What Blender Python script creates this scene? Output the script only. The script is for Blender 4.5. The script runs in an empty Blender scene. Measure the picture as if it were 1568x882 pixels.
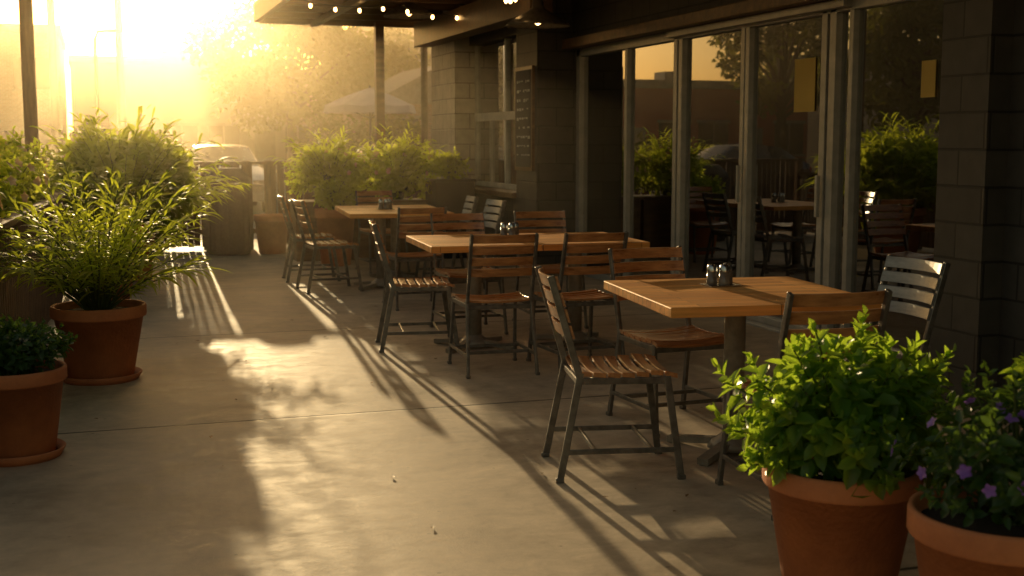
import bpy, math, random
import numpy as np
from mathutils import Vector, Matrix
random.seed(7); rng=np.random.default_rng(7)
sc=bpy.context.scene
COL=sc.collection
# ------------------------------------------------------------------ helpers
def link(o,parent=None):
    COL.objects.link(o)
    if parent: o.parent=parent
    return o
def empty(name,loc=(0,0,0),rz=0,parent=None):
    e=bpy.data.objects.new(name,None); e.location=loc; e.rotation_euler=(0,0,rz); e.empty_display_size=.2
    return link(e,parent)
def nodes(m):
    m.use_nodes=True; nt=m.node_tree; return nt,nt.nodes,nt.links
def pmat(name,c1,c2=None,rough=.6,metal=0.,scale=6.,bump=0.,stretch=(1,1,1),spec=.5,rvar=.1,bscale=None,coat=0.):
    m=bpy.data.materials.new(name); nt,N,L=nodes(m); b=N['Principled BSDF']
    c2=c2 or tuple(x*.6 for x in c1)
    tc=N.new('ShaderNodeTexCoord'); mp=N.new('ShaderNodeMapping'); mp.inputs['Scale'].default_value=stretch
    L.new(tc.outputs['Object'],mp.inputs['Vector'])
    n=N.new('ShaderNodeTexNoise'); n.inputs['Scale'].default_value=scale; n.inputs['Detail'].default_value=7; n.inputs['Roughness'].default_value=.62
    L.new(mp.outputs[0],n.inputs['Vector'])
    r=N.new('ShaderNodeValToRGB'); r.color_ramp.elements[0].position=.32; r.color_ramp.elements[1].position=.68
    r.color_ramp.elements[0].color=(*c2,1); r.color_ramp.elements[1].color=(*c1,1)
    L.new(n.outputs[0],r.inputs[0]); L.new(r.outputs[0],b.inputs['Base Color'])
    mr=N.new('ShaderNodeMapRange'); mr.inputs['To Min'].default_value=rough-rvar; mr.inputs['To Max'].default_value=rough+rvar
    L.new(n.outputs[0],mr.inputs[0]); L.new(mr.outputs[0],b.inputs['Roughness'])
    b.inputs['Metallic'].default_value=metal; b.inputs['Specular IOR Level'].default_value=spec
    b.inputs['Coat Weight'].default_value=coat; b.inputs['Coat Roughness'].default_value=.2
    if bump:
        n2=N.new('ShaderNodeTexNoise'); n2.inputs['Scale'].default_value=bscale or scale*4; n2.inputs['Detail'].default_value=5
        L.new(mp.outputs[0],n2.inputs['Vector'])
        bp=N.new('ShaderNodeBump'); bp.inputs['Strength'].default_value=bump; bp.inputs['Distance'].default_value=.01
        L.new(n2.outputs[0],bp.inputs['Height']); L.new(bp.outputs[0],b.inputs['Normal'])
    return m
def leafmat(name,dark,light,trans,tf=.45,rough=.45):
    m=bpy.data.materials.new(name); nt,N,L=nodes(m); b=N['Principled BSDF']; out=N['Material Output']
    g=N.new('ShaderNodeNewGeometry'); r=N.new('ShaderNodeValToRGB')
    r.color_ramp.elements[0].color=(*dark,1); r.color_ramp.elements[1].color=(*light,1)
    L.new(g.outputs['Random Per Island'],r.inputs[0]); L.new(r.outputs[0],b.inputs['Base Color'])
    b.inputs['Roughness'].default_value=rough
    t=N.new('ShaderNodeBsdfTranslucent'); t.inputs[0].default_value=(*trans,1)
    mx=N.new('ShaderNodeMixShader'); mx.inputs[0].default_value=tf
    L.new(b.outputs[0],mx.inputs[1]); L.new(t.outputs[0],mx.inputs[2]); L.new(mx.outputs[0],out.inputs[0])
    return m
def blockmat(name,col,col2,mortar,bw=.4,bh=.2,rough=.6,bump=.6,ms=.008):
    m=bpy.data.materials.new(name); nt,N,L=nodes(m); b=N['Principled BSDF']
    tc=N.new('ShaderNodeTexCoord'); sp=N.new('ShaderNodeSeparateXYZ'); L.new(tc.outputs['Object'],sp.inputs[0])
    ad=N.new('ShaderNodeMath'); L.new(sp.outputs[0],ad.inputs[0]); L.new(sp.outputs[1],ad.inputs[1])
    cb=N.new('ShaderNodeCombineXYZ'); L.new(ad.outputs[0],cb.inputs[0]); L.new(sp.outputs[2],cb.inputs[1])
    br=N.new('ShaderNodeTexBrick'); L.new(cb.outputs[0],br.inputs['Vector'])
    br.inputs['Color1'].default_value=(*col,1); br.inputs['Color2'].default_value=(*col2,1); br.inputs['Mortar'].default_value=(*mortar,1)
    br.inputs['Scale'].default_value=1; br.inputs['Brick Width'].default_value=bw; br.inputs['Row Height'].default_value=bh
    br.inputs['Mortar Size'].default_value=ms; br.inputs['Mortar Smooth'].default_value=.3
    n=N.new('ShaderNodeTexNoise'); n.inputs['Scale'].default_value=9; n.inputs['Detail'].default_value=8; L.new(tc.outputs['Object'],n.inputs['Vector'])
    mr=N.new('ShaderNodeMapRange'); mr.inputs['To Min'].default_value=.6; mr.inputs['To Max'].default_value=1.35; L.new(n.outputs[0],mr.inputs[0])
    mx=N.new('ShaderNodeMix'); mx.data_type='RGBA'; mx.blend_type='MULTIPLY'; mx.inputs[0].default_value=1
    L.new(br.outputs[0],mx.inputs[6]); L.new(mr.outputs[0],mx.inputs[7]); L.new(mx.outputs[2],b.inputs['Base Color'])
    b.inputs['Roughness'].default_value=rough
    s=N.new('ShaderNodeMath'); s.operation='MULTIPLY_ADD'; s.inputs[1].default_value=-1.; L.new(br.outputs['Fac'],s.inputs[0])
    k=N.new('ShaderNodeMath'); k.operation='MULTIPLY'; k.inputs[1].default_value=.35; L.new(n.outputs[0],k.inputs[0]); L.new(k.outputs[0],s.inputs[2])
    bp=N.new('ShaderNodeBump'); bp.inputs['Strength'].default_value=bump; bp.inputs['Distance'].default_value=.01
    L.new(s.outputs[0],bp.inputs['Height']); L.new(bp.outputs[0],b.inputs['Normal'])
    return m
def emat(name,c,s):
    m=bpy.data.materials.new(name); nt,N,L=nodes(m); b=N['Principled BSDF']
    b.inputs['Base Color'].default_value=(*c,1); b.inputs['Emission Color'].default_value=(*c,1); b.inputs['Emission Strength'].default_value=s
    return m
class MB:
    def __init__(s): s.v=[];s.f=[];s.m=[];s.sm=[]
    def add(s,v,f,mi=0,smooth=False):
        o=len(s.v); s.v+= [tuple(p) for p in v]; s.f+=[tuple(i+o for i in q) for q in f]; s.m+=[mi]*len(f); s.sm+=[smooth]*len(f)
    def box(s,x0,x1,y0,y1,z0,z1,mi=0):
        s.add([(x0,y0,z0),(x1,y0,z0),(x1,y1,z0),(x0,y1,z0),(x0,y0,z1),(x1,y0,z1),(x1,y1,z1),(x0,y1,z1)],
              [(0,3,2,1),(4,5,6,7),(0,1,5,4),(1,2,6,5),(2,3,7,6),(3,0,4,7)],mi)
    def bar(s,p0,p1,w,h,mi=0,side=None):
        p0=Vector(p0);p1=Vector(p1);d=(p1-p0).normalized()
        a=Vector(side) if side else (Vector((0,0,1)) if abs(d.z)<.9 else Vector((0,1,0)))
        x=d.cross(a).normalized()*w/2; y=x.cross(d).normalized()*h/2
        v=[p+sx*x+sy*y for p in(p0,p1) for sx,sy in((-1,-1),(1,-1),(1,1),(-1,1))]
        s.add(v,[(0,1,2,3),(7,6,5,4),(0,4,5,1),(1,5,6,2),(2,6,7,3),(3,7,4,0)],mi)
    def tube(s,pts,r,n=10,mi=0,cap=True):
        pts=[Vector(p) for p in pts]; rs=r if isinstance(r,(list,tuple)) else [r]*len(pts); v=[];f=[]
        for i,p in enumerate(pts):
            d=(pts[min(i+1,len(pts)-1)]-pts[max(i-1,0)]).normalized()
            a=Vector((1,0,0)) if abs(d.x)<.8 else Vector((0,1,0))
            x=d.cross(a).normalized(); y=d.cross(x)
            for k in range(n):
                t=2*math.pi*k/n; v.append(p+(x*math.cos(t)+y*math.sin(t))*rs[i])
        for i in range(len(pts)-1):
            for k in range(n): f.append((i*n+k,i*n+(k+1)%n,(i+1)*n+(k+1)%n,(i+1)*n+k))
        if cap: f.append(tuple(range(n-1,-1,-1))); f.append(tuple(range((len(pts)-1)*n,len(pts)*n)))
        s.add(v,f,mi,True)
    def lathe(s,prof,c=(0,0,0),n=40,mi=0,wob=0):
        v=[];f=[]
        for r,z in prof:
            for k in range(n):
                t=2*math.pi*k/n; v.append((c[0]+r*math.cos(t),c[1]+r*math.sin(t),c[2]+z))
        for i in range(len(prof)-1):
            for k in range(n): f.append((i*n+k,i*n+(k+1)%n,(i+1)*n+(k+1)%n,(i+1)*n+k))
        s.add(v,f,mi,True)
    def obj(s,name,mats,parent=None,bevel=0,loc=(0,0,0),me=None):
        me=bpy.data.meshes.new(name); me.from_pydata(s.v,[],s.f)
        for m in (mats if isinstance(mats,(list,tuple)) else [mats]): me.materials.append(m)
        me.polygons.foreach_set('material_index',s.m); me.polygons.foreach_set('use_smooth',s.sm); me.update()
        o=bpy.data.objects.new(name,me); o.location=loc; link(o,parent)
        if bevel:
            b=o.modifiers.new('b','BEVEL'); b.width=bevel; b.segments=2; b.limit_method='ANGLE'; b.angle_limit=math.radians(50)
        return o
# leaf builders -----------------------------------------------------
def unit(a): return a/np.maximum(np.linalg.norm(a,axis=1,keepdims=True),1e-6)
def leaf_arrays(P,D,Nn,Ls,Ws,fold=.25,droop=.15):
    D=unit(D); S=unit(np.cross(D,Nn)); Nn=unit(np.cross(S,D)); L=Ls[:,None];W=Ws[:,None]
    vs=[P, P+D*L*.33+S*W*.5+Nn*W*fold, P+D*L*.72+S*W*.38+Nn*W*fold*.6-Nn*L*droop*.4, P+D*L-Nn*L*droop,
        P+D*L*.72-S*W*.38+Nn*W*fold*.6-Nn*L*droop*.4, P+D*L*.33-S*W*.5+Nn*W*fold]
    V=np.stack(vs,1).reshape(-1,3); n=len(P); b=np.arange(n)*6
    F=np.concatenate([np.stack([b,b+1,b+2,b+3],1),np.stack([b,b+3,b+4,b+5],1)])
    return V,F
def np_obj(name,V,F,mat,parent=None):
    me=bpy.data.meshes.new(name); V=np.asarray(V,dtype=np.float32)
    me.vertices.add(len(V)); me.vertices.foreach_set('co',V.ravel())
    F=np.asarray(F,dtype=np.int32); me.loops.add(F.size); me.loops.foreach_set('vertex_index',F.ravel())
    me.polygons.add(len(F)); me.polygons.foreach_set('loop_start',np.arange(0,F.size,4,dtype=np.int32))
    me.update(calc_edges=True); me.validate(); me.materials.append(mat)
    o=bpy.data.objects.new(name,me); return link(o,parent)
def cloud(name,blobs,n,size,mat,parent=None,shell=.55,aspect=.6,droop=.2):
    """leaves through a set of ellipsoid clumps blobs=[(c,r)]"""
    vols=np.array([np.prod(r)**(2/3) for c,r in blobs]); vols=vols/vols.sum(); P=[];O=[]
    for (c,r),w in zip(blobs,vols):
        k=max(6,int(n*w)); d=unit(rng.normal(size=(k,3))); rad=shell+(1-shell)*rng.random((k,1))**.6
        rad*=1+.12*rng.normal(size=(k,1))
        P.append(np.array(c)+d*rad*np.array(r)); O.append(d)
    P=np.concatenate(P);O=np.concatenate(O); k=len(P)
    D=unit(O*.7+rng.normal(size=(k,3))*.6+np.array([0,0,-.15])); Nn=unit(O*.5+rng.normal(size=(k,3))*.5+np.array([0,0,.6]))
    Ls=size*(.6+.8*rng.random(k)); V,F=leaf_arrays(P,D,Nn,Ls,Ls*aspect,droop=droop)
    return np_obj(name,V,F,mat,parent)
class Blades:
    def __init__(s): s.V=[];s.F=[];s.n=0
    def blade(s,p,d,l,w,droop,seg=5):
        p=Vector(p); d=Vector(d).normalized(); sd=d.cross(Vector((0,0,1)));
        if sd.length<.05: sd=Vector((1,0,0))
        sd.normalize(); sd=(sd+Vector((random.gauss(0,.3),random.gauss(0,.3),random.gauss(0,.3)))).normalized()
        for i in range(seg+1):
            t=i/seg; q=p+d*l*t+Vector((0,0,-droop*l*t*t)); ww=w*.5*(math.sin(math.pi*min(1,.12+.88*t))**.7 if t<1 else .03)
            s.V+= [tuple(q-sd*ww),tuple(q+sd*ww)]
        for i in range(seg):
            a=s.n+2*i; s.F.append((a,a+1,a+3,a+2))
        s.n+=2*(seg+1)
    def obj(s,name,mat,parent=None): return np_obj(name,np.array(s.V),np.array(s.F),mat,parent)
# ------------------------------------------------------------------ materials
M_frame=pmat('gunmetal',(.22,.20,.175),(.11,.10,.085),rough=.36,metal=.6,scale=20)
M_slat=pmat('slat_wood',(.62,.27,.09),(.28,.10,.033),rough=.30,scale=3,stretch=(2,14,14),bump=.15,coat=.45)
M_slatsheen=pmat('slat_silver_sheen',(.36,.35,.33),(.22,.21,.20),rough=.45,metal=.4,scale=3,stretch=(2,14,14))  # silvery reflection put into the slat colour of the right-hand chairs
M_terra=pmat('terracotta',(.62,.22,.08),(.42,.135,.05),rough=.75,scale=5,bump=.25,bscale=60)
M_soil=pmat('soil',(.05,.03,.018),rough=.95,scale=40,bump=.8)
M_dark=pmat('dark_paint',(.02,.018,.016),rough=.5,scale=6)
M_alu=pmat('aluminium_frame',(.50,.47,.42),(.36,.34,.30),rough=.4,metal=.35,scale=10)
M_woodc=pmat('canopy_wood',(.20,.11,.05),(.08,.045,.022),rough=.42,scale=2,stretch=(1,8,8),bump=.2)
M_fence=pmat('fence_wood',(.22,.125,.06),(.09,.05,.028),rough=.7,scale=3,stretch=(8,8,1),bump=.3)
M_steel=pmat('steel',(.6,.6,.6),rough=.25,metal=1,scale=10)
M_bulb=emat('warm_bulb',(1,.55,.18),16)
M_leafA=leafmat('leaf_bright',(.06,.11,.012),(.13,.21,.03),(.70,.76,.06),.62)
M_leafB=leafmat('leaf_herb',(.035,.10,.016),(.12,.24,.04),(.50,.70,.05),.55,.35)
M_leafT=leafmat('leaf_tree',(.035,.05,.012),(.07,.085,.02),(.22,.21,.03),.45,.6)
M_leafD=leafmat('leaf_dark',(.022,.06,.014),(.055,.12,.022),(.16,.27,.025),.4,.4)
M_bark=pmat('bark',(.10,.07,.045),(.05,.035,.022),rough=.9,scale=8,stretch=(3,3,.6),bump=.6)
M_stem=pmat('stem',(.10,.13,.03),rough=.6,scale=10)
M_purple=leafmat('petal_purple',(.22,.08,.45),(.40,.22,.70),(.4,.2,.7),.4)
M_orange=leafmat('petal_light',(.7,.40,.2),(.8,.7,.5),(.8,.55,.25),.4)
# concrete
def concrete():
    m=bpy.data.materials.new('concrete_slab'); nt,N,L=nodes(m); b=N['Principled BSDF']
    tc=N.new('ShaderNodeTexCoord'); O=tc.outputs['Object']
    def noise(s,d=8,st=(1,1,1),rg=.6,dis=0):
        mp=N.new('ShaderNodeMapping'); mp.inputs['Scale'].default_value=st; L.new(O,mp.inputs[0])
        n=N.new('ShaderNodeTexNoise'); n.inputs['Scale'].default_value=s; n.inputs['Detail'].default_value=d; n.inputs['Roughness'].default_value=rg; n.inputs['Distortion'].default_value=dis
        L.new(mp.outputs[0],n.inputs['Vector']); return n.outputs[0]
    big=noise(1.1,8,rg=.66,dis=.6); med=noise(7,10,(.8,1.1,1),.74,.3); fine=noise(110,4)
    r=N.new('ShaderNodeValToRGB'); e=r.color_ramp.elements; e[0].position=.38;e[1].position=.63
    e[0].color=(.30,.225,.15,1); e[1].color=(.68,.535,.37,1)
    a=N.new('ShaderNodeMath'); a.operation='MULTIPLY_ADD'; a.inputs[1].default_value=.55; L.new(big,a.inputs[0])
    c=N.new('ShaderNodeMath'); c.operation='MULTIPLY'; c.inputs[1].default_value=.45; L.new(med,c.inputs[0]); L.new(c.outputs[0],a.inputs[2])
    L.new(a.outputs[0],r.inputs[0])
    # speckles / pits
    vo=N.new('ShaderNodeTexVoronoi'); vo.inputs['Scale'].default_value=6; L.new(O,vo.inputs['Vector'])
    sp=N.new('ShaderNodeMath'); sp.operation='LESS_THAN'; sp.inputs[1].default_value=.05; L.new(vo.outputs['Distance'],sp.inputs[0])
    # joints
    se=N.new('ShaderNodeSeparateXYZ'); L.new(O,se.inputs[0])
    wob=noise(6,2); w1=N.new('ShaderNodeMath'); w1.operation='MULTIPLY_ADD'; w1.inputs[1].default_value=.012; L.new(wob,w1.inputs[0]); L.new(se.outputs[1],w1.inputs[2])
    s0=N.new('ShaderNodeMath'); s0.operation='ADD'; s0.inputs[1].default_value=-6.466+30; L.new(w1.outputs[0],s0.inputs[0])
    pp=N.new('ShaderNodeMath'); pp.operation='PINGPONG'; pp.inputs[1].default_value=1.5; L.new(s0.outputs[0],pp.inputs[0])
    lt=N.new('ShaderNodeMapRange'); lt.inputs['From Min'].default_value=.005; lt.inputs['From Max'].default_value=.014; lt.inputs['To Min'].default_value=1; lt.inputs['To Max'].default_value=0; L.new(pp.outputs[0],lt.inputs[0])
    mxx=N.new('ShaderNodeMath'); mxx.operation='MAXIMUM'; L.new(lt.outputs[0],mxx.inputs[0])
    sq=N.new('ShaderNodeMath'); sq.operation='MULTIPLY'; sq.inputs[1].default_value=.45; L.new(sp.outputs[0],sq.inputs[0]); L.new(sq.outputs[0],mxx.inputs[1])
    mx=N.new('ShaderNodeMix'); mx.data_type='RGBA'; L.new(mxx.outputs[0],mx.inputs[0]); L.new(r.outputs[0],mx.inputs[6]); mx.inputs[7].default_value=(.05,.035,.02,1)
    L.new(mx.outputs[2],b.inputs['Base Color'])
    rr=N.new('ShaderNodeMapRange'); rr.inputs['From Min'].default_value=.3; rr.inputs['From Max'].default_value=.7; rr.inputs['To Min'].default_value=.52; rr.inputs['To Max'].default_value=.75; L.new(med,rr.inputs[0]); L.new(rr.outputs[0],b.inputs['Roughness'])
    b.inputs['Specular IOR Level'].default_value=.6; b.inputs['Specular Tint'].default_value=(1,.85,.65,1)
    h=N.new('ShaderNodeMath'); h.operation='MULTIPLY_ADD'; h.inputs[1].default_value=-3; L.new(lt.outputs[0],h.inputs[0])
    h2=N.new('ShaderNodeMath'); h2.operation='MULTIPLY_ADD'; h2.inputs[1].default_value=.4; L.new(fine,h2.inputs[0]); 
    h3=N.new('ShaderNodeMath'); h3.operation='MULTIPLY'; h3.inputs[1].default_value=.6; L.new(med,h3.inputs[0]); L.new(h3.outputs[0],h2.inputs[2]); L.new(h2.outputs[0],h.inputs[2])
    bp=N.new('ShaderNodeBump'); bp.inputs['Strength'].default_value=.3; bp.inputs['Distance'].default_value=.008; L.new(h.outputs[0],bp.inputs['Height']); L.new(bp.outputs[0],b.inputs['Normal'])
    return m
M_conc=concrete()
M_asph=pmat('asphalt',(.06,.055,.05),(.04,.038,.035),rough=.8,scale=3,bump=.4,bscale=80)
# table wood : glued strips
def tablewood():
    m=bpy.data.materials.new('butcher_block'); nt,N,L=nodes(m); b=N['Principled BSDF']
    tc=N.new('ShaderNodeTexCoord')
    br=N.new('ShaderNodeTexBrick'); L.new(tc.outputs['Object'],br.inputs['Vector'])
    br.inputs['Color1'].default_value=(.95,.45,.12,1); br.inputs['Color2'].default_value=(.62,.25,.06,1); br.inputs['Mortar'].default_value=(.14,.055,.02,1)
    br.inputs['Scale'].default_value=1; br.inputs['Brick Width'].default_value=.7; br.inputs['Row Height'].default_value=.062; br.inputs['Mortar Size'].default_value=.0015
    mp=N.new('ShaderNodeMapping'); mp.inputs['Scale'].default_value=(2,40,40); L.new(tc.outputs['Object'],mp.inputs[0])
    n=N.new('ShaderNodeTexNoise'); n.inputs['Scale'].default_value=1.6; n.inputs['Detail'].default_value=8; L.new(mp.outputs[0],n.inputs['Vector'])
    mr=N.new('ShaderNodeMapRange'); mr.inputs['To Min'].default_value=.5; mr.inputs['To Max'].default_value=1.4; L.new(n.outputs[0],mr.inputs[0])
    mx=N.new('ShaderNodeMix'); mx.data_type='RGBA'; mx.blend_type='MULTIPLY'; mx.inputs[0].default_value=1
    L.new(br.outputs[0],mx.inputs[6]); L.new(mr.outputs[0],mx.inputs[7]); L.new(mx.outputs[2],b.inputs['Base Color'])
    r2=N.new('ShaderNodeMapRange'); r2.inputs['To Min'].default_value=.30; r2.inputs['To Max'].default_value=.60; L.new(n.outputs[0],r2.inputs[0]); L.new(r2.outputs[0],b.inputs['Roughness'])
    b.inputs['Specular Tint'].default_value=(1,.75,.45,1)
    bp=N.new('ShaderNodeBump'); bp.inputs['Strength'].default_value=.25; bp.inputs['Distance'].default_value=.003; L.new(n.outputs[0],bp.inputs['Height']); L.new(bp.outputs[0],b.inputs['Normal'])
    return m
M_table=tablewood()
def glassmat(name,tint=(.5,.5,.5),base=.14):
    m=bpy.data.materials.new(name); nt,N,L=nodes(m); N.remove(N['Principled BSDF']); out=N['Material Output']
    t=N.new('ShaderNodeBsdfTransparent'); t.inputs[0].default_value=(*tint,1)
    g=N.new('ShaderNodeBsdfGlossy'); g.inputs['Roughness'].default_value=.01; g.inputs[0].default_value=(.95,.95,.95,1)
    f=N.new('ShaderNodeFresnel'); f.inputs[0].default_value=1.5
    k=N.new('ShaderNodeMath'); k.operation='MULTIPLY_ADD'; k.inputs[1].default_value=1.9; k.inputs[2].default_value=base; k.use_clamp=True; L.new(f.outputs[0],k.inputs[0])
    mx=N.new('ShaderNodeMixShader'); L.new(k.outputs[0],mx.inputs[0]); L.new(t.outputs[0],mx.inputs[1]); L.new(g.outputs[0],mx.inputs[2]); L.new(mx.outputs[0],out.inputs[0])
    return m
M_glass=glassmat('window_glass')
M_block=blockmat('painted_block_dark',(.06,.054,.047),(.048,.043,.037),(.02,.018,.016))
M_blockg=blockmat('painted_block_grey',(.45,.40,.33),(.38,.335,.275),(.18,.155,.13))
# ------------------------------------------------------------------ ground
g=MB(); g.add([(-600,-200,-.13),(600,-200,-.13),(600,1200,-.13),(-600,1200,-.13)],[(0,1,2,3)]); g.obj('ground',M_asph)
p=MB(); p.box(-2.2,5.1,-6,18.6,-.129,0); p.obj('patio_pavement',M_conc)
p=MB(); p.box(-40,40,62,70,-.129,0); p.obj('pavement',M_conc)
p=MB()
for i in range(9): p.box(-14+i*2.9,-13.88+i*2.9,31.5,36.5,-.13,-.126)
p.obj('parking_line_markings',pmat('road_paint',(.7,.68,.6),rough=.6))
# fallen leaves / litter
k=70; P=np.stack([rng.uniform(-.2,4.3,k),rng.uniform(2.8,15,k),np.full(k,.004)],1); D=np.stack([rng.normal(size=k),rng.normal(size=k),np.zeros(k)],1)
V,F=leaf_arrays(P,D,np.tile([0.,0.,1.],(k,1)),rng.uniform(.015,.04,k),rng.uniform(.01,.02,k),fold=.3,droop=-.15)
np_obj('fallen_leaves',V,F,leafmat('dry_leaf',(.12,.06,.02),(.35,.2,.07),(.3,.15,.04),.3))
# ------------------------------------------------------------------ restaurant building
B=empty('restaurant_building')
w=MB()
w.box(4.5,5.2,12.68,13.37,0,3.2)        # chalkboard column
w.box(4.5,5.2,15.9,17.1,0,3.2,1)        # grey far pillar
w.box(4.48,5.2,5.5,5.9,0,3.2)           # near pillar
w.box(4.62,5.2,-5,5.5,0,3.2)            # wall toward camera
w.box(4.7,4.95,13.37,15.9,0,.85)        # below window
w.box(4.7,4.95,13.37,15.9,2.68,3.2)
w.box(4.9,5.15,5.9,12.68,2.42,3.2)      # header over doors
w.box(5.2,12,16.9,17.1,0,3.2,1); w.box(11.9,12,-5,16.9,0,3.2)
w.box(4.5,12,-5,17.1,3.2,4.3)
w.obj('walls',[M_block,M_blockg],B)
t=MB(); t.box(4.78,4.9,5.9,12.68,2.42,2.52); t.box(4.25,4.5,12.2,17.1,2.74,3.06); t.box(4.45,4.7,13.37,15.9,.80,.86)
t.obj('beam_and_sill',M_woodc,B,bevel=.006)
# storefront frames
f=MB(); GX=5.0
def stile(y,wd,x0=4.95,x1=5.05): f.box(x0,x1,y-wd/2,y+wd/2,.06,2.42)
for y,wd in((12.62,.1),(11.35,.06),(10.24,.07),(10.14,.07),(9.02,.06),(8.945,.06),(7.83,.07),(7.72,.08),(7.5,.05),(5.95,.08)): stile(y,wd, 4.945 if wd>.065 else 4.95)
f.box(4.945,5.045,5.9,12.68,2.34,2.42); f.box(4.945,5.045,5.9,12.68,0,.07)
f.box(4.88,4.945,7.5,10.3,2.36,2.415); f.box(4.85,4.93,7.4,10.3,0,.02)
f.box(4.90,4.928,8.98,9.0,.95,1.25); f.box(4.90,4.928,7.8,7.83,.9,1.2)
f.obj('door_frames',M_alu,B,bevel=.004)
gl=MB(); gl.box(4.995,5.0,5.95,12.6,.07,2.36); gl.box(4.80,4.805,13.4,15.87,.86,2.66)
gl.obj('glazing',M_glass,B)
f=MB()
f.box(4.76,4.86,13.38,15.88,1.70,1.80)
for y in(13.41,14.6,15.86): f.box(4.77,4.85,y-.035,y+.035,.86,2.68)
f.box(4.77,4.85,14.0,14.04,.86,1.7); f.box(4.77,4.85,15.2,15.24,.86,1.7); f.box(4.765,4.855,13.38,15.88,.86,.92)
f.obj('window_frames',pmat('frame_paint',(.6,.57,.5),rough=.5),B,bevel=.004)
# chalkboard
cb=MB(); cb.box(4.465,4.497,12.74,13.32,1.12,2.25); cb.obj('chalkboard_frame',M_woodc,B)
cb=MB(); cb.box(4.458,4.464,12.78,13.28,1.16,2.21); cb.obj('chalkboard',pmat('slate',(.05,.05,.05),rough=.8),B)
cb=MB()
for r in range(9):
    y=13.22; z=2.1-r*.1
    while y>12.84:
        l=random.uniform(.02,.07); 
        if random.random()<.8: cb.box(4.455,4.457,y-l,y,z-random.uniform(.012,.035),z)
        y-=l+.025
cb.obj('chalk_writing',pmat('chalk',(.75,.75,.7),rough=.9),B)
# poster papers
ps=MB(); ps.box(4.985,4.99,8.0,8.28,1.66,2.05); ps.box(4.985,4.99,6.62,6.76,1.72,1.95)
ps.obj('paper_notices',pmat('yellow_paper',(.66,.46,.12),(.55,.37,.09),rough=.8,scale=2),B)
# canopy
c=MB(); c.box(2.2,4.48,-5,17.6,3.2,3.28); c.box(2.12,2.2,-5,17.6,3.06,3.32); c.box(2.2,5.3,17.6,17.68,3.05,3.32)
y=-4.4
while y<17.3: c.box(2.2,4.48,y,y+.05,3.1,3.199); y+=.8
c.box(2.9,2.98,-5,17.6,3.02,3.1)
c.box(3.78,3.9,17.42,17.54,.0,3.1)
c.obj('canopy',M_woodc,B,bevel=.004)
d=MB(); d.tube([(4.42,17.2,0),(4.42,17.2,3.0),(4.5,17.35,3.2)],.05,12)
d.obj('downspout',pmat('downspout_paint',(.22,.17,.12),rough=.5,metal=.3),B)
# interior
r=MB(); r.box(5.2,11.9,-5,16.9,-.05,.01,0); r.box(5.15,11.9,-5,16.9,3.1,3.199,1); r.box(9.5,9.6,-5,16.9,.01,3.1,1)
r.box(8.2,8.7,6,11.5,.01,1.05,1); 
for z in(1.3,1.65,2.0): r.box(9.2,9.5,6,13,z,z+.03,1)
for i in range(60):
    y=6.1+random.random()*6.7; z=random.choice((1.33,1.68,2.03)); r.lathe([(.0,0),(.035,0),(.035,.16),(.014,.2),(.014,.26),(0,.26)],(9.33,y,z),8,2)
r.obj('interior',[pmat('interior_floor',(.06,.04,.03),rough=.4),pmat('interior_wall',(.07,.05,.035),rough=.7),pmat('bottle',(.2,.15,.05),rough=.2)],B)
IB=[(6.6,7.6,2.05),(6.9,8.0,2.05),(7.2,8.4,2.05),(8.0,12.4,2.2),(7.6,9.9,2.2),(7.0,7.0,2.1),(8.0,8.6,2.3),(6.0,7.3,2.0),(7.6,8.9,1.6),(8.6,9.6,1.25),(8.5,11.4,1.2)]
bl=MB()
for (x,y,z) in IB:
    bl.lathe([(0,-.03),(.02,-.02),(.028,0),(.02,.02),(0,.03)],(x,y,z),10)
bl.obj('interior_bulbs',M_bulb,B)
bl=MB()
for (x,y,z) in IB: bl.tube([(x,y,z+.03),(x,y,3.1)],.004,5)
bl.obj('interior_cords',M_dark,B)
# barn lamps
def barn(loc,top):
    e=empty('barn_lamp',loc)
    s=MB(); s.lathe([(.02,.26),(.05,.25),(.06,.16),(.10,.13),(.22,.06),(.31,.0),(.315,-.02),(.305,-.01),(.21,.045),(.09,.115),(0,.12)],n=40)
    s.tube([(0,0,.25),(0,0,top-loc[2])],.012,8); s.obj('shade',M_frame,e)
    b=MB(); b.lathe([(0,-.01),(.03,.01),(.04,.05),(.025,.09),(0,.1)],n=14); b.obj('bulb',M_bulb,e)
barn((4.16,11.7,2.58),3.1); barn((3.72,15.2,2.98),3.19)
# string lights
def strings(name,pts,sag=.12,step=.42):
    e=empty(name); wv=MB(); bb=MB()
    for a,b in zip(pts[:-1],pts[1:]):
        a=Vector(a);b=Vector(b); n=max(2,int((b-a).length/step)); pl=[]
        for i in range(n*2+1):
            t=i/(n*2); q=a.lerp(b,t); q.z-=sag*4*t*(1-t); pl.append(q)
            if i%2: bb.lathe([(0,-.07),(.015,-.06),(.02,-.043),(.012,-.02),(0,-.015)],q,10); wv.tube([q+Vector((0,0,-.02)),q],.012,6)
        wv.tube(pl,.005,5)
    wv.obj('wire',M_dark,e); bb.obj('bulbs',M_bulb,e)
strings('string_lights',[(2.2,14.2,3.02),(3.4,14.6,3.05),(4.4,14.9,3.0)],.06,.3)
strings('string_lights',[(4.1,12.6,2.95),(3.3,9.0,2.98),(4.3,5.5,2.95),(3.3,2.0,3.0)],.15,.45)
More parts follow.
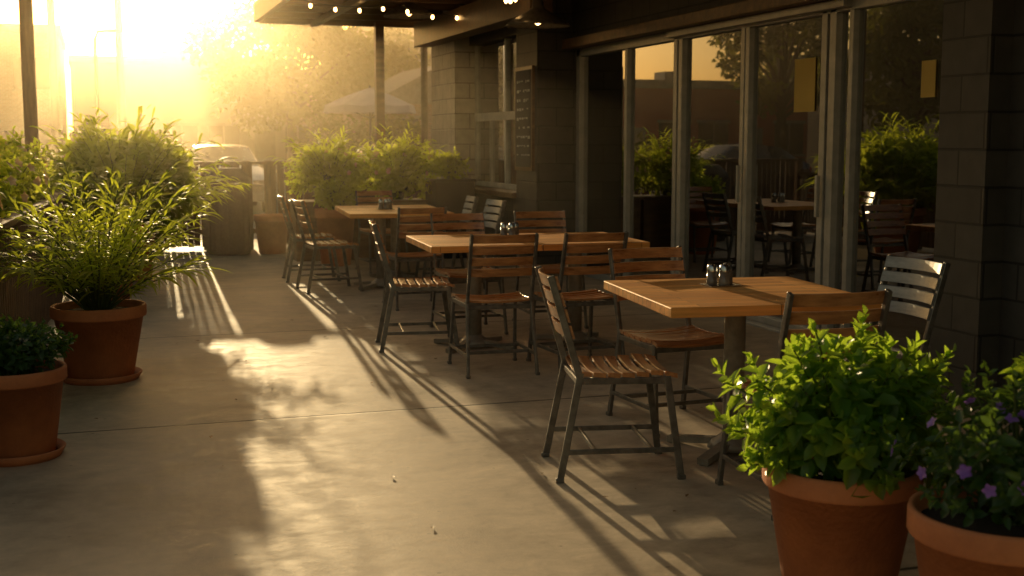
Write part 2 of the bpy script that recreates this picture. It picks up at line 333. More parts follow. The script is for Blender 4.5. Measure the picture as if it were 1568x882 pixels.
# ------------------------------------------------------------------ tables
def table(loc,sx,sy,rz,peds):
    e=empty('patio_table',loc,rz)
    s=MB(); 
    for (x0,x1) in sx: s.box(x0,x1,-sy/2,sy/2,.715,.76)
    s.obj('tabletop',M_table,e,bevel=.005)
    q=MB()
    for (px,py) in peds:
        q.lathe([(.0,0.),(.05,.0),(.05,.66),(.05,.68),(0,.68)],(px,py,.02),24)
        q.lathe([(0,.02),(.12,.02),(.1,.05),(.06,.08),(.05,.09)],(px,py,0),24)
        for k in range(4):
            a=math.pi/4+k*math.pi/2; cx,cy=math.cos(a),math.sin(a)
            q.bar((px,py,.05),(px+cx*.33,py+cy*.33,.018),.055,.03)
            q.bar((px,py,.695),(px+cx*.28,py+cy*.28,.7),.04,.02)
            q.lathe([(0,0),(.025,0),(.02,.015),(0,.02)],(px+cx*.31,py+cy*.31,0),10)
    q.obj('pedestal',M_ped,e)
    return e
M_ped=pmat('pedestal_metal',(.36,.31,.24),(.22,.19,.15),rough=.5,metal=.3,scale=15)
T1=table((2.79,5.10,0),[(-.49,.49)],1.04,math.radians(-7),[(0,0)])
T2=table((2.85,8.3,0),[(-.76,-.003),(.003,.76)],1.0,math.radians(-4),[(-.36,0),(.38,0)])
T3=table((2.82,12.35,0),[(-.5,.5)],1.55,math.radians(-5),[(-.15,-.3),(.1,.45)])
def shakers(x,y,z=.762):
    e=empty('salt_pepper_set',(x,y,z))
    a=MB();b=MB()
    for i,(dx,dy) in enumerate(((-.05,0),(.0,-.03),(.045,.025))):
        a.lathe([(0,0),(.027,0),(.027,.01),(.023,.065),(0,.066)],(dx,dy,.004),16,mi=0)
        b.lathe([(.0245,.062),(.0245,.085),(.017,.098),(0,.10)],(dx,dy,.004),16)
    b.box(-.085,.08,-.065,.06,0,.004)
    a.obj('jars',glass_s,e); b.obj('caps_and_caddy',M_steel,e)
glass_s=pmat('jar_salt',(.30,.24,.18),(.10,.07,.05),rough=.15,scale=12)
shakers(2.82,5.30); shakers(2.80,8.75-.3); shakers(2.75,12.3)
# ------------------------------------------------------------------ chairs
def build_chair_meshes():
    fr=MB()
    for s in(-1,1):
        x=.205*s
        fr.bar((x,-.315,.885),(x,-.19,.455),.018,.03,side=(0,1,0))
        fr.bar((x,-.185,.47),(x*1.08,-.275,0),.018,.03,side=(0,1,0))
        fr.bar((x,.19,.45),(x*1.08,.255,0),.018,.03,side=(0,1,0))
        fr.bar((x,-.20,.435),(x,.205,.43),.016,.028)
        fr.bar((x*1.06,-.255,.13),(x*1.06,.235,.13),.014,.022)
        for y in(-.275,.255): fr.box(x*1.08-.013,x*1.08+.013,y-.018,y+.018,0,.02)
    fr.bar((-.205,-.19,.425),(.205,-.19,.425),.016,.026); fr.bar((-.205,.19,.42),(.205,.19,.42),.016,.026)
    fr.bar((-.217,-.12,.13),(.217,-.12,.13),.014,.02); fr.bar((-.217,.13,.13),(.217,.13,.13),.014,.02)
    sl=MB()
    ys=[-.165+i*.062 for i in range(7)]
    for i,y in enumerate(ys):
        n=8; z0=.452+.012*abs((i-2.5)/3)**2-(.012 if i==6 else 0); tilt=-.004 if i<6 else -.012
        v=[];f=[]
        for k in range(n+1):
            u=-1+2*k/n; x=.212*u; z=z0-.014*(1-u*u)
            v+=[(x,y-.024,z),(x,y+.024,z+tilt),(x,y+.024,z+tilt+.014),(x,y-.024,z+.014)]
        for k in range(n):
            a=k*4
            for j in range(4): f.append((a+j,a+4+j,a+4+(j+1)%4,a+(j+1)%4))
        f+=[(3,2,1,0),(n*4,n*4+1,n*4+2,n*4+3)]
        sl.add(v,f)
    for zc in(.855,.785,.715,.645):
        n=10; v=[];f=[]; t=(zc-.455)/(.885-.455); yc=-.19-.125*t+.012; hh=.026; lean=.29*hh
        for k in range(n+1):
            u=-1+2*k/n; x=.205*u; y=yc-.035*(1-u*u)
            v+=[(x,y+lean,zc-hh),(x,y-lean,zc+hh),(x,y-lean+.013,zc+hh),(x,y+lean+.013,zc-hh)]
        for k in range(n):
            a=k*4
            for j in range(4): f.append((a+j,a+4+j,a+4+(j+1)%4,a+(j+1)%4))
        f+=[(3,2,1,0),(n*4,n*4+1,n*4+2,n*4+3)]
        sl.add(v,f)
    return fr,sl
FR,SL=build_chair_meshes(); cache={}
def chair(x,y,face,grey=False,parent=None,name='patio_chair'):
    rz={'E':-90,'W':90,'N':0,'S':180}[face[0]]+(face[1] if len(face)>1 else 0)
    e=empty(name,(x,y,0),math.radians(rz),parent)
    key=grey
    if key not in cache:
        a=FR.obj('frame',M_frame,e,bevel=.003); b=SL.obj('slats',M_slatsheen if grey else M_slat,e,bevel=.003)
        cache[key]=(a.data,b.data)
    else:
        for nm,me in zip(('frame','slats'),cache[key]):
            o=bpy.data.objects.new(nm,me); link(o,e); m=o.modifiers.new('b','BEVEL'); m.width=.003; m.segments=2; m.limit_method='ANGLE'; m.angle_limit=math.radians(50)
chair(2.14,5.0,('E',-12)); chair(2.77,5.72,('S',3)); chair(2.66,4.33,('N',-4)); chair(3.42,5.02,('W',2),True)
chair(2.12,8.47,('E',-9)); chair(2.35,7.47,('N',-3)); chair(2.90,7.42,('N',3)); chair(2.66,9.05,('S',0)); chair(3.36,9.15,('S',-4))
chair(2.62,10.6,('N',0)); chair(3.32,11.35,('W',4),True); chair(3.32,12.2,('W',-5),True); chair(2.12,12.0,('E',5)); chair(2.1,12.95,('E',-3)); chair(3.0,13.6,('S',5))
for (x,y,fc) in((6.3,8.3,'E'),(6.3,9.6,'E'),(7.1,8.6,'W'),(6.2,11,'N'),(6.2,6.9,'E')): chair(x,y,(fc,),False,B,'interior_chair')
it=MB()
for (x,y) in((6.75,8.4),(6.75,9.7),(6.4,11.6),(6.75,6.9)):
    it.box(x-.35,x+.35,y-.35,y+.35,.72,.76,0); it.tube([(x,y,.01),(x,y,.72)],.04,10,1); it.lathe([(0,.03),(.25,.02),(.25,.01),(0,.01)],(x,y,0),20,1)
it.obj('interior_tables',[M_table,M_frame],B)
# ------------------------------------------------------------------ pots and plants
def pot(parent,R,H,rb=None,saucer=False,mat=None,name='pot'):
    rb=rb or R*.7; s=MB(); rim=H*.16
    s.lathe([(0,0),(rb-.01,0),(rb,.01),(R*.93,H-rim),(R*.935,H-rim-.002),(R*.985,H-rim+.004),(R,H-rim+.012),(R,H-.012),(R*.985,H),(R*.93,H-.002),(R*.915,H-.02),(R*.89,H-.06),(0,H-.06)],n=56,mi=0)
    if saucer: s.lathe([(0,.0),(rb*1.15,0),(rb*1.28,.04),(rb*1.25,.045),(rb*1.1,.012)],n=48)
    s.obj(name,mat or M_terra,parent)
    g=MB(); g.lathe([(0,H-.035),(R*.5,H-.03),(R*.9,H-.045)],n=24); g.obj('soil',M_soil,parent)
def herb(parent,c,rad,nt,lper,size,mat,zmin=-.5,mname='foliage',var=.32):
    """rosette tips over an ellipsoid + inner leaves + stems"""
    c=np.array(c);rad=np.array(rad); T=[];O=[]
    while len(T)<nt:
        d=rng.normal(size=3); d/=np.linalg.norm(d)
        if d[2]<zmin: continue
        k=(.96-var/2+var*rng.random())*(1+.13*math.sin(5*math.atan2(d[1],d[0])+3*d[2])); T.append(c+d*rad*k); O.append(d)
    T=np.array(T);O=np.array(O)
    P=[];D=[];Nn=[];Ls=[]
    for t,o in zip(T,O):
        ax=unit((o*.8+np.array([0,0,.55]))[None])[0]
        a=np.cross(ax,[0.3,.5,.8]); a/=np.linalg.norm(a); b=np.cross(ax,a)
        for j in range(lper):
            ang=j*2.4+rng.random()*.5; lv=j/lper; out=.25+.95*lv
            d=ax*(1-.95*lv)+(a*math.cos(ang)+b*math.sin(ang))*out+np.array([0,0,-.1*lv])
            P.append(t-ax*lv*size*1.7+rng.normal(size=3)*.005); D.append(d); Nn.append(ax+rng.normal(size=3)*.2); Ls.append(size*(.45+.65*lv)*(.8+.4*rng.random()))
    k=int(nt*lper*.4); dd=unit(rng.normal(size=(k,3))); PP=c+dd*rad*(.4+.5*rng.random((k,1)))
    P=np.concatenate([np.array(P),PP]); D=np.concatenate([np.array(D),dd+rng.normal(size=(k,3))*.5]); Nn=np.concatenate([np.array(Nn),dd+[0,0,.5]]); Ls=np.concatenate([np.array(Ls),size*(.6+.5*rng.random(k))])
    V,F=leaf_arrays(P,D,Nn,Ls,Ls*.62,fold=.22,droop=.22)
    np_obj(mname,V,F,mat,parent)
    st=MB(); base=Vector((c[0],c[1],c[2]-rad[2]*.9))
    for t in T[::2]:
        tv=Vector(t); md=base.lerp(tv,.55)+Vector((0,0,.04)); st.tube([base+Vector((random.gauss(0,.03),random.gauss(0,.03),0)),md,tv],[.006,.004,.003],5,cap=False)
    st.obj('stems',M_stem,parent)
def flowers(parent,c,rad,n,size,mat):
    P=[];D=[];Nn=[];Ls=[]
    for i in range(n):
        d=rng.normal(size=3); d/=np.linalg.norm(d); d[2]=abs(d[2])*.8; d[1]=-abs(d[1]) if rng.random()<.6 else d[1]
        t=np.array(c)+d*np.array(rad)*1.06; a=np.cross(d,[.2,.3,.9]); a/=np.linalg.norm(a); b=np.cross(d,a)
        for j in range(5):
            an=j*2*math.pi/5; P.append(t); D.append(a*math.cos(an)+b*math.sin(an)+d*.35); Nn.append(d); Ls.append(size)
    P=np.array(P);D=np.array(D);Nn=np.array(Nn);Ls=np.array(Ls); V,F=leaf_arrays(P,D,Nn,Ls,Ls*.8,fold=.1,droop=.1); np_obj('flowers',V,F,mat,parent)
def fronds(parent,base_z,n,length,spread,mat,leaflets=16,ll=.15,lw=.014,rise=1.0,sag=.55,start=.3,mname='fronds'):
    bl=Blades(); st=MB()
    for i in range(n):
        a=random.random()*2*math.pi; tilt=random.random()**.7*spread; L=length*random.uniform(.65,1.1)
        r0=random.random()*.07; p=Vector((r0*math.cos(a),r0*math.sin(a),base_z)); d=Vector((math.cos(a)*math.sin(tilt),math.sin(a)*math.sin(tilt),math.cos(tilt)*rise)); d.normalize()
        pts=[]; K=8; sg=sag*(.3+tilt)
        for k in range(K+1):
            t=k/K; pts.append(p+d*L*t+Vector((0,0,-sg*L*t*t*.5))+Vector((math.cos(a),math.sin(a),0))*(.15*L*t*t))
        st.tube(pts,[.006*(1-.7*k/K) for k in range(K+1)],5,cap=False)
        for j in range(leaflets):
            t=start+(1-start)*j/leaflets; k=min(K-1,int(t*K)); q=pts[k].lerp(pts[k+1],t*K-k); tn=(pts[k+1]-pts[k]).normalized()
            sd=tn.cross(Vector((0,0,1))); sd=sd.normalized() if sd.length>.05 else Vector((1,0,0))
            s=1 if j%2 else -1
            dd=tn*random.uniform(.5,1.1)+sd*s*random.uniform(.4,.9)+Vector((0,0,random.uniform(-.1,.4)))
            bl.blade(q,dd,ll*random.uniform(.6,1.2)*(1.15-.5*abs(t-.6)),lw,random.uniform(.2,.7),4)
    bl.obj(mname,mat,parent); st.obj('stems',M_stem,parent)
# foreground herb
e=empty('potted_herb_bush',(2.18,3.28,0)); pot(e,.245,.45,.165); herb(e,(0.01,0,.62),(.32,.29,.23),140,12,.076,M_leafB,-.65,var=.55)
e=empty('potted_flower_plant',(2.25,2.62,0)); pot(e,.25,.48,.17); herb(e,(.04,0,.62),(.27,.26,.2),110,10,.048,M_leafD,-.4,var=.5); flowers(e,(.0,0,.60),(.28,.27,.2),24,.02,M_purple)
herb(e,(.12,.06,.80),(.06,.07,.10),16,10,.04,M_leafB,-.9,'tall_shoot')
# left pots
e=empty('potted_spider_plant',(-.02,7.9,0)); pot(e,.28,.46,.19,True); fronds(e,.42,95,1.0,.85,M_leafA,22,.18,.018,1.0,.5,.25)
e=empty('potted_herb_bush',(-.40,6.05,0)); pot(e,.235,.42,.17,True); herb(e,(0,0,.50),(.23,.23,.14),90,10,.05,M_leafD,-.1)
e=empty('potted_palm_bush',(.25,13.6,0)); pot(e,.36,.6,.26); fronds(e,.55,190,1.2,1.0,M_leafA,24,.26,.03,1.0,.35,.15); 
cloud('inner_leaves',[((0,0,1.1),(.55,.5,.4)),((-.3,.1,1.0),(.4,.4,.4)),((.35,-.1,.95),(.34,.4,.45))],4200,.11,M_leafA,e,shell=.3)
e=empty('potted_fern',(.12,11.2,0)); pot(e,.14,.24,.1); fronds(e,.22,24,.4,.9,M_leafA,12,.1,.014)
# left flowering shrubs behind fence
for (x,y,s) in((-.98,8.2,1.0),(-.84,9.6,1.05),(-.80,10.9,1.1),(-.8,12.2,1.15)):
    e=empty('potted_flowering_shrub',(x,y,0)); pot(e,.26,.5,.2); herb(e,(0,0,.98*s),(.40,.45,.36),100,10,.085,M_leafA,-.7,var=.5); flowers(e,(0,0,.98*s),(.40,.45,.36),22,.045,M_orange)
# planters in front of far fence
def planter_box(parent,sx,sy,h,mat):
    s=MB(); s.box(-sx/2,sx/2,-sy/2,sy/2,0,h-.04); s.box(-sx/2-.02,sx/2+.02,-sy/2-.02,sy/2+.02,h-.04,h); s.obj('planter_box',mat,parent,bevel=.008)
for (x,sx,s) in((2.72,.95,1.),(3.55,.62,1.1)):
    e=empty('flower_planter_box',(x,15.2,0)); planter_box(e,sx,.5,.72,M_woodc)
    herb(e,(0,0,1.05),(.46*s,.38,.38),130,10,.085,M_leafA,-.6,var=.5); flowers(e,(0,0,1.05),(.46*s,.38,.38),18,.035,M_orange)
    fronds(e,.9,40,.8,.8,M_leafA,14,.2,.022)
e=empty('flower_planter_box',(4.17,15.0,0)); planter_box(e,.5,.5,.98,M_dark); herb(e,(0,0,1.12),(.26,.26,.2),60,9,.07,M_leafA,-.2)
e=empty('potted_plant',(2.62,14.4,0)); pot(e,.24,.66,.17); herb(e,(0,0,.8),(.26,.26,.2),60,9,.07,M_leafA,-.3)
e=empty('planter_pot',(2.12,16.2,0)); pot(e,.23,.5,.17,mat=M_terra)
# trash can
e=empty('trash_can',(1.58,16.3,0)); s=MB(); s.lathe([(0,0),(.26,0),(.28,.03),(.28,.88),(.30,.9),(.30,.96),(.27,1.0),(.19,1.08),(.17,1.1),(0,1.1)],n=32)
for k in range(16):
    a=k*math.pi/8; s.bar((.285*math.cos(a),.285*math.sin(a),.05),(.285*math.cos(a),.285*math.sin(a),.86),.06,.02)
s.obj('body',pmat('bin_stone',(.13,.10,.07),(.08,.06,.045),rough=.8,scale=30),e)
# fences
def fence(pts,step=.093,wd=.075,h=.93,name='slatted_fence'):
    fn=MB()
    for a,b in zip(pts[:-1],pts[1:]):
        a=Vector((a[0],a[1],0)); b=Vector((b[0],b[1],0)); d=(b-a); L_=d.length; d.normalize(); nn=Vector((-d.y,d.x,0)); n=int(L_/step)
        for i in range(n):
            q=a+d*(i+.5)*step; hh=h+random.uniform(-.004,.004)
            fn.bar(q+Vector((0,0,.05)),q+Vector((0,0,hh)),wd,.022,side=tuple(nn))
        for z in(.23,.80): fn.bar(a+nn*.03+Vector((0,0,z)),b+nn*.03+Vector((0,0,z)),.035,.07)
        fn.bar(a+Vector((0,0,h+.022)),b+Vector((0,0,h+.022)),.11,.035)
        k=max(1,int(L_/2.3))
        for i in range(k+1):
            q=a+d*L_*i/k+nn*.095; fn.bar(q,q+Vector((0,0,h+.08)),.085,.085,side=tuple(nn))
    return fn.obj(name,M_fence)
fence([(-.80,4.6),(-.34,11.2),(-.34,16.95)])
fn=MB(); x=-.30
while x<4.4:
    ww=random.uniform(.066,.086); gp=random.choice((.003,.003,.004,.012,.024))
    if not(1.95<x<2.08): fn.box(x,x+ww,17.02,17.045,.03+random.random()*.02,1.13)
    x+=ww+gp
for x in(-.46,.7,1.86,2.16,3.4,4.36): fn.box(x,x+.09,17.05,17.14,0,1.18)
fn.box(-.46,4.45,17.046,17.085,.2,.27); fn.box(-.46,4.45,16.98,17.12,1.131,1.17)
fn.obj('slatted_fence',M_fence)
pm=MB(); pm.box(-.80,-.65,15.95,16.1,0,4.2); pm.obj('wooden_post',M_fence,bevel=.01)
# ------------------------------------------------------------------ cars
def car(loc,rz,colr):
    e=empty('parked_car',loc,rz)
    st=[(-2.2,.70,.45,.62,.62,.60),(-2.1,.84,.28,.74,.74,.70),(-1.5,.90,.22,.86,.88,.72),(-1.1,.91,.22,.93,1.0,.70),(-.35,.92,.22,.95,1.42,.60),(.5,.92,.22,.96,1.46,.60),(1.2,.91,.22,.98,1.38,.60),(1.8,.89,.25,1.0,1.04,.68),(2.1,.84,.3,.92,.93,.66),(2.2,.74,.42,.7,.7,.6)]
    v=[];f=[];mi=[]
    for y,wd,zl,zb,zt,cw in st:
        v+=[(-wd*.93,y,zl),(-wd,y,(zl+zb)/2),(-wd*.97,y,zb),(-cw,y,zt),(-cw*.5,y,zt+.03),(cw*.5,y,zt+.03),(cw,y,zt),(wd*.97,y,zb),(wd,y,(zl+zb)/2),(wd*.93,y,zl)]
    s=MB(); n=10; gf=[];pf=[]
    for i in range(len(st)-1):
        for k in range(n):
            q=(i*n+k,i*n+(k+1)%n,(i+1)*n+(k+1)%n,(i+1)*n+k)
            side=k in(2,6) and 3<=i<=6; ws=k in(3,4,5) and i in(3,6)
            (gf if side or ws else pf).append(q)
    pf+=[tuple(range(n)),tuple((len(st)-1)*n+k for k in range(n-1,-1,-1))]
    s.add(v,pf,0,True); s.add(v,gf,1,True)
    for sx in(-1,1):
        for y in(-1.4,1.4):
            s.tube([(sx*.75,y,.31),(sx*.93,y,.31)],.32,24,2); s.tube([(sx*.93,y,.31),(sx*.94,y,.31)],.19,16,3)
        s.box(sx*.62-.16,sx*.62+.16,-2.19,-2.1,.6,.72,3); s.box(sx*.66-.14,sx*.66+.14,2.1,2.2,.7,.84,4); s.box(sx*.98-.08,sx*.98+.08,-.85,-.7,.95,1.06,0)
    s.box(-.4,.4,-2.22,-2.15,.4,.56,1)
    s.obj('body',[pmat('car_paint',colr,rough=.25,scale=2,coat=.6),pmat('car_glass',(.03,.035,.04),rough=.25,spec=.5),pmat('tyre',(.02,.02,.02),rough=.8),M_steel,pmat('tail_lamp',(.4,.02,.01),rough=.3)],e)
car((2.75,29.6,-.13),0,(.75,.75,.75)); car((-6.8,31,-.13),1.35,(.10,.12,.2)); car((-12,29,-.13),1.5,(.5,.5,.5)); car((7.5,33,-.13),0,(.25,.05,.04)); car((-2.2,41,-.13),1.57,(.3,.3,.32))
# ------------------------------------------------------------------ umbrella
e=empty('patio_umbrella',(6.35,30,-.13)); s=MB(); ring=[]
v=[(0,0,2.85)]; f=[]
for r,z in((.55,2.66),(1.1,2.42),(1.15,2.25)):
    for k in range(16):
        a=k*math.pi/8; rr=r*(1 if k%2==0 else .95); v.append((rr*math.cos(a),rr*math.sin(a),z-(0 if k%2==0 else .03)))
for k in range(16): f.append((0,1+k,1+(k+1)%16))
for j in range(2):
    for k in range(16): f.append((1+j*16+k,1+j*16+(k+1)%16,17+j*16+(k+1)%16,17+j*16+k)[::-1])
s.add(v,f,0); s.tube([(0,0,0),(0,0,2.9)],.025,10,1); s.lathe([(0,0),(.3,0),(.3,.06),(0,.08)],n=20,mi=1)
for k in range(8): a=k*math.pi/4; s.bar((0,0,2.1),(.9*math.cos(a),.9*math.sin(a),2.46),.015,.015,1)
s.obj('canopy_and_pole',[pmat('canvas',(.36,.31,.34),(.28,.25,.27),rough=.8,scale=2),M_dark],e)
# ------------------------------------------------------------------ background buildings
M_wglass=pmat('bg_window',(.05,.05,.055),rough=.15,scale=1)
def building(name,x0,x1,y0,y1,h,wall,cols,rows,gable=False,sill=True,wz0=1.0,wh=1.3):
    e=empty(name,((x0+x1)/2,(y0+y1)/2,-.13)); X=(x1-x0)/2;Y=(y1-y0)/2; s=MB(); s.box(-X,X,-Y,Y,0,h,0)
    if gable:
        hh=h+X*.55; s.add([(-X-.3,-Y-.3,h-.1),(X+.3,-Y-.3,h-.1),(0,-Y-.3,hh),(-X-.3,Y+.3,h-.1),(X+.3,Y+.3,h-.1),(0,Y+.3,hh)],[(0,1,2),(5,4,3),(0,2,5,3),(1,4,5,2),(0,3,4,1)],2)
    else:
        s.box(-X-.08,X+.08,-Y-.08,-Y+.2,h,h+.35,2); s.box(-X-.08,-X+.2,-Y+.2,Y,h,h+.35,2); s.box(X-.2,X+.08,-Y+.2,Y,h,h+.35,2); s.box(-.6,.6,-.5,.6,h,h+.9,2)
    sh=(h-.6)/rows
    for r in range(rows):
        for c in range(cols):
            cx=-X+(c+.5)*2*X/cols; ww=min(1.1,X/cols*1.1)/2+.2; z=wz0+r*sh
            if r==0 and c%3==1:
                s.box(cx-.5,cx+.5,-Y-.06,-Y-.003,0,2.1,2); continue
            s.box(cx-ww,cx+ww,-Y-.02,-Y-.003,z,z+wh,1); s.box(cx-ww-.08,cx+ww+.08,-Y-.09,-Y-.022,z-.1,z,2); s.box(cx-ww-.08,cx+ww+.08,-Y-.07,-Y-.022,z+wh,z+wh+.12,2)
            s.box(cx-.03,cx+.03,-Y-.05,-Y-.021,z,z+wh,2)
    s.obj('walls_windows_roof',[wall,M_wglass,pmat('bg_trim',(.22,.19,.16),rough=.7)],e)
bm=blockmat('bg_brick',(.30,.17,.12),(.24,.13,.09),(.3,.27,.24),.22,.075,.8,.2,.01); bm2=pmat('bg_stucco',(.34,.29,.24),(.28,.24,.20),rough=.8,scale=1); bm3=pmat('bg_red',(.32,.07,.05),(.26,.055,.04),rough=.8,scale=1)
building('brick_building',-12,-1.3,56,66,6.0,bm,5,2)
building('shop_building',-1.0,9,63,72,5.2,bm2,5,1)
building('shop_building',9.3,14,66,74,4.6,bm,3,1)
building('office_building',14.2,27,70,82,7.6,bm2,7,3)
building('brick_house',8.9,13.6,41,47,2.9,bm,3,1,True)
building('red_shop_building',-19,-10,47,55,3.7,bm3,5,1)
building('shop_building',-45,-20,38,52,5.0,bm2,7,1)
building('warehouse_building',-34,-24,4,34,5.5,bm,5,1)
# utility poles
def upole(x,y,h):
    e=empty('utility_pole',(x,y,-.13)); s=MB(); s.tube([(0,0,0),(0,0,h)],[.17,.12],10); s.bar((-.9,0,h-.5),(.9,0,h-.5),.1,.1); s.bar((-.7,0,h-1.2),(.7,0,h-1.2),.1,.1)
    for dx in(-.8,-.3,.3,.8): s.tube([(dx,0,h-.45),(dx,0,h-.3)],.04,6)
    s.obj('pole',M_bark,e)
upole(-1.4,50,9.5); upole(1.0,50.5,9); upole(-3.4,48,9)
s=MB()
for z in(8.9,8.2):
    for dx in(-.8,.8):
        pl=[]; 
        for i in range(17): t=i/16; pl.append((-3.4+dx+(1.0+3.4)*t,48+2.5*t,z-.13-.25*4*t*(1-t)))
        s.tube(pl,.012,4)
s.obj('power_lines',M_dark)
def slamp(x,y,h):
    e=empty('street_lamp',(x,y,-.13)); s=MB(); s.tube([(0,0,0),(0,0,h-.3),(.1,0,h-.05),(.5,0,h)],[.07,.05,.045,.04],10); s.box(.4,.85,-.1,.1,h-.05,h+.04); s.lathe([(0,0),(.15,0),(.12,.15),(.07,.2)],n=16); s.obj('lamp_post',M_dark,e)
slamp(.1,44,5.2)
# ------------------------------------------------------------------ trees
def tree(name,x,y,h,cr,nb,nl,ls,trunk=.22,crown0=.3):
    e=empty(name,(x,y,-.13)); s=MB(); th=h*crown0
    s.tube([(0,0,0),(.05,0,th*.5),(0,.05,th),(.1,.1,h*.7)],[trunk*1.25,trunk,trunk*.8,trunk*.3],12)
    bl=[]
    for i in range(nb):
        a=i*2.399+random.random(); t=(i+.5)/nb; z=th+(h-th)*(.1+.82*t); prof=math.sin(math.pi*(.18+.72*t))**.8; rr=cr*prof*random.uniform(.45,.95)
        c=(rr*math.cos(a),rr*math.sin(a),z); sz=cr*random.uniform(.24,.42); bl.append((c,(sz,sz,sz*.7)))
        z0=th*.8+(z-th*.8)*.35; s.tube([(0,0,z0),(c[0]*.5,c[1]*.5,(z0+z)/2+.1),c],[trunk*.35,trunk*.2,.02],6,cap=False)
    s.obj('trunk_and_limbs',M_bark,e); cloud('crown',bl,nl,ls,M_leafT,e,shell=.25,aspect=.55)
tree('leafy_tree',8.0,54,7.7,3.9,30,10000,.26)
tree('leafy_tree',12.3,58,6.8,3.0,24,7000,.26)
tree('leafy_tree',-14.8,42,8.0,2.2,24,6000,.24); tree('leafy_tree',-13.5,32,6.5,2.6,24,6000,.24); tree('leafy_tree',-20,33,7,3.2,24,5000,.24)
tree('leafy_tree',-6.5,52,5.5,2.0,18,4000,.24)
e=empty('garden_shrub',(-5.5,34,-.13)); cloud('foliage',[((0,0,.8),(1.,.9,.8)),((1.2,.2,.6),(.9,.8,.6)),((-1.1,0,.7),(.8,.8,.7))],3000,.16,M_leafT,e)
e=empty('garden_shrub',(8.6,38,-.13)); cloud('foliage',[((-1.6,0,1.),(1.3,.9,1.2)),((0,.2,1.2),(1.2,.8,1.4))],4000,.16,M_leafT,e)
# ------------------------------------------------------------------ people (distant)
def person(x,y,rz,shirt,pants):
    e=empty('pedestrian',(x,y,-.13),rz)
    J=[(0,0,.95,.13),(0,0,1.15,.12),(0,0,1.38,.15),(0,.0,1.5,.06),(0,.01,1.56,.055),
       (.19,0,1.42,.06),(.25,.03,1.15,.045),(.24,.12,.92,.035),(-.19,0,1.42,.06),(-.25,-.03,1.15,.045),(-.24,.06,.92,.035),
       (.1,0,.88,.1),(.11,.12,.5,.065),(.11,.08,.08,.045),(.11,.22,.04,.04),(-.1,0,.88,.1),(-.11,-.05,.5,.065),(-.11,-.2,.10,.045),(-.11,-.08,.04,.04)]
    E=[(0,1),(1,2),(2,3),(3,4),(2,5),(5,6),(6,7),(2,8),(8,9),(9,10),(0,11),(11,12),(12,13),(13,14),(0,15),(15,16),(16,17),(17,18)]
    me=bpy.data.meshes.new('body'); me.from_pydata([j[:3] for j in J],E,[]); o=bpy.data.objects.new('body',me); link(o,e); me.materials.append(shirt)
    m=o.modifiers.new('s','SKIN'); 
    for i,j in enumerate(J): me.skin_vertices[0].data[i].radius=(j[3],j[3]*.8)
    me.skin_vertices[0].data[0].use_root=True
    o.modifiers.new('ss','SUBSURF').levels=2; o.modifiers['ss'].render_levels=2
    hd=MB(); hd.lathe([(0,-.12),(.05,-.11),(.075,-.05),(.085,.02),(.08,.08),(.05,.12),(0,.135)],(0,.02,1.66),16,0); hd.lathe([(.09,.0),(.092,.05),(.08,.1),(.05,.135),(0,.145)],(0,0,1.67),16,1); hd.box(-.012,.012,.09,.125,1.64,1.67,0)
    hd.obj('head',[pmat('skin',(.45,.28,.2),rough=.6),pmat('hair',(.04,.025,.015),rough=.6)],e)
person(-1.95,30.5,2.9,pmat('red_shirt',(.5,.05,.04),rough=.8),None); person(-1.45,31.5,-2.6,pmat('blue_shirt',(.15,.18,.3),rough=.8),None); person(-.6,36,-2.6,pmat('red_top',(.45,.08,.06),rough=.8),None)
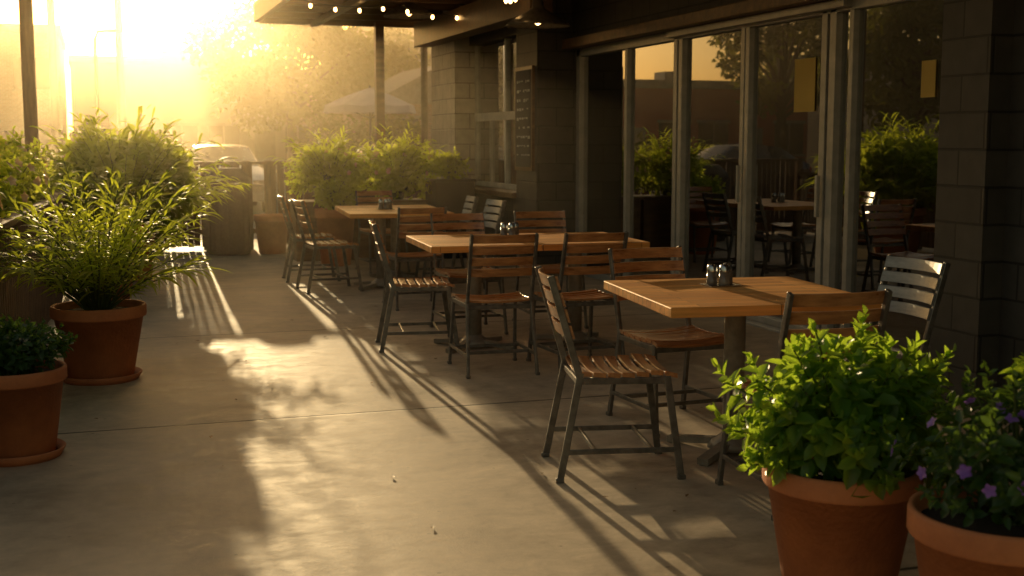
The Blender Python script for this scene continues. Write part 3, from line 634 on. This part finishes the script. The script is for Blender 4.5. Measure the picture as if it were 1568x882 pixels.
# ------------------------------------------------------------------ haze, sky, sun
AZ,EL=2.4,8.4
hz=MB(); hz.box(-60,60,8.5,95,-.12,8.5); hm=bpy.data.materials.new('haze'); nt,N,L=nodes(hm); N.remove(N['Principled BSDF'])
vs=N.new('ShaderNodeVolumeScatter'); vs.inputs['Color'].default_value=(1,.83,.55,1); vs.inputs['Density'].default_value=.0034; vs.inputs['Anisotropy'].default_value=.87
L.new(vs.outputs[0],N['Material Output'].inputs['Volume']); hz.obj('sunlit_haze',hm)
W=bpy.data.worlds.new('World'); sc.world=W; W.use_nodes=True; nt=W.node_tree; bg=nt.nodes['Background']
sk=nt.nodes.new('ShaderNodeTexSky'); sk.sky_type='NISHITA'; sk.sun_disc=False; sk.sun_elevation=math.radians(EL); sk.sun_rotation=math.radians(AZ); sk.dust_density=2.5; sk.air_density=1.2; sk.ozone_density=.6
tm=nt.nodes.new('ShaderNodeMix'); tm.data_type='RGBA'; tm.blend_type='MULTIPLY'; tm.inputs[0].default_value=1; tm.inputs[7].default_value=(1,.84,.64,1)
nt.links.new(sk.outputs[0],tm.inputs[6]); nt.links.new(tm.outputs[2],bg.inputs[0]); bg.inputs[1].default_value=.15
sl=bpy.data.lights.new('sun','SUN'); sl.energy=5; sl.angle=math.radians(.5); sl.color=(1,.72,.36); so=bpy.data.objects.new('sun',sl); link(so)
a,e_=math.radians(AZ),math.radians(EL); sv=Vector((math.sin(a)*math.cos(e_),math.cos(a)*math.cos(e_),math.sin(e_))); so.rotation_euler=sv.to_track_quat('Z','Y').to_euler(); so.location=(0,0,10)
cam=bpy.data.cameras.new('camera'); cam.lens=43.7; cam.sensor_width=36; cam.clip_end=3000; cam.clip_start=.05
co=bpy.data.objects.new('camera',cam); link(co); co.location=(0,0,1.45)
th,pt=math.radians(18.4),math.radians(6.77)
vd=Vector((math.sin(th)*math.cos(pt),math.cos(th)*math.cos(pt),-math.sin(pt))); co.rotation_euler=vd.to_track_quat('-Z','Y').to_euler()
cam.dof.use_dof=True; cam.dof.focus_distance=6.3; cam.dof.aperture_fstop=4
sc.camera=co
sc.view_settings.view_transform='Standard'; sc.view_settings.look='None'; sc.view_settings.exposure=0
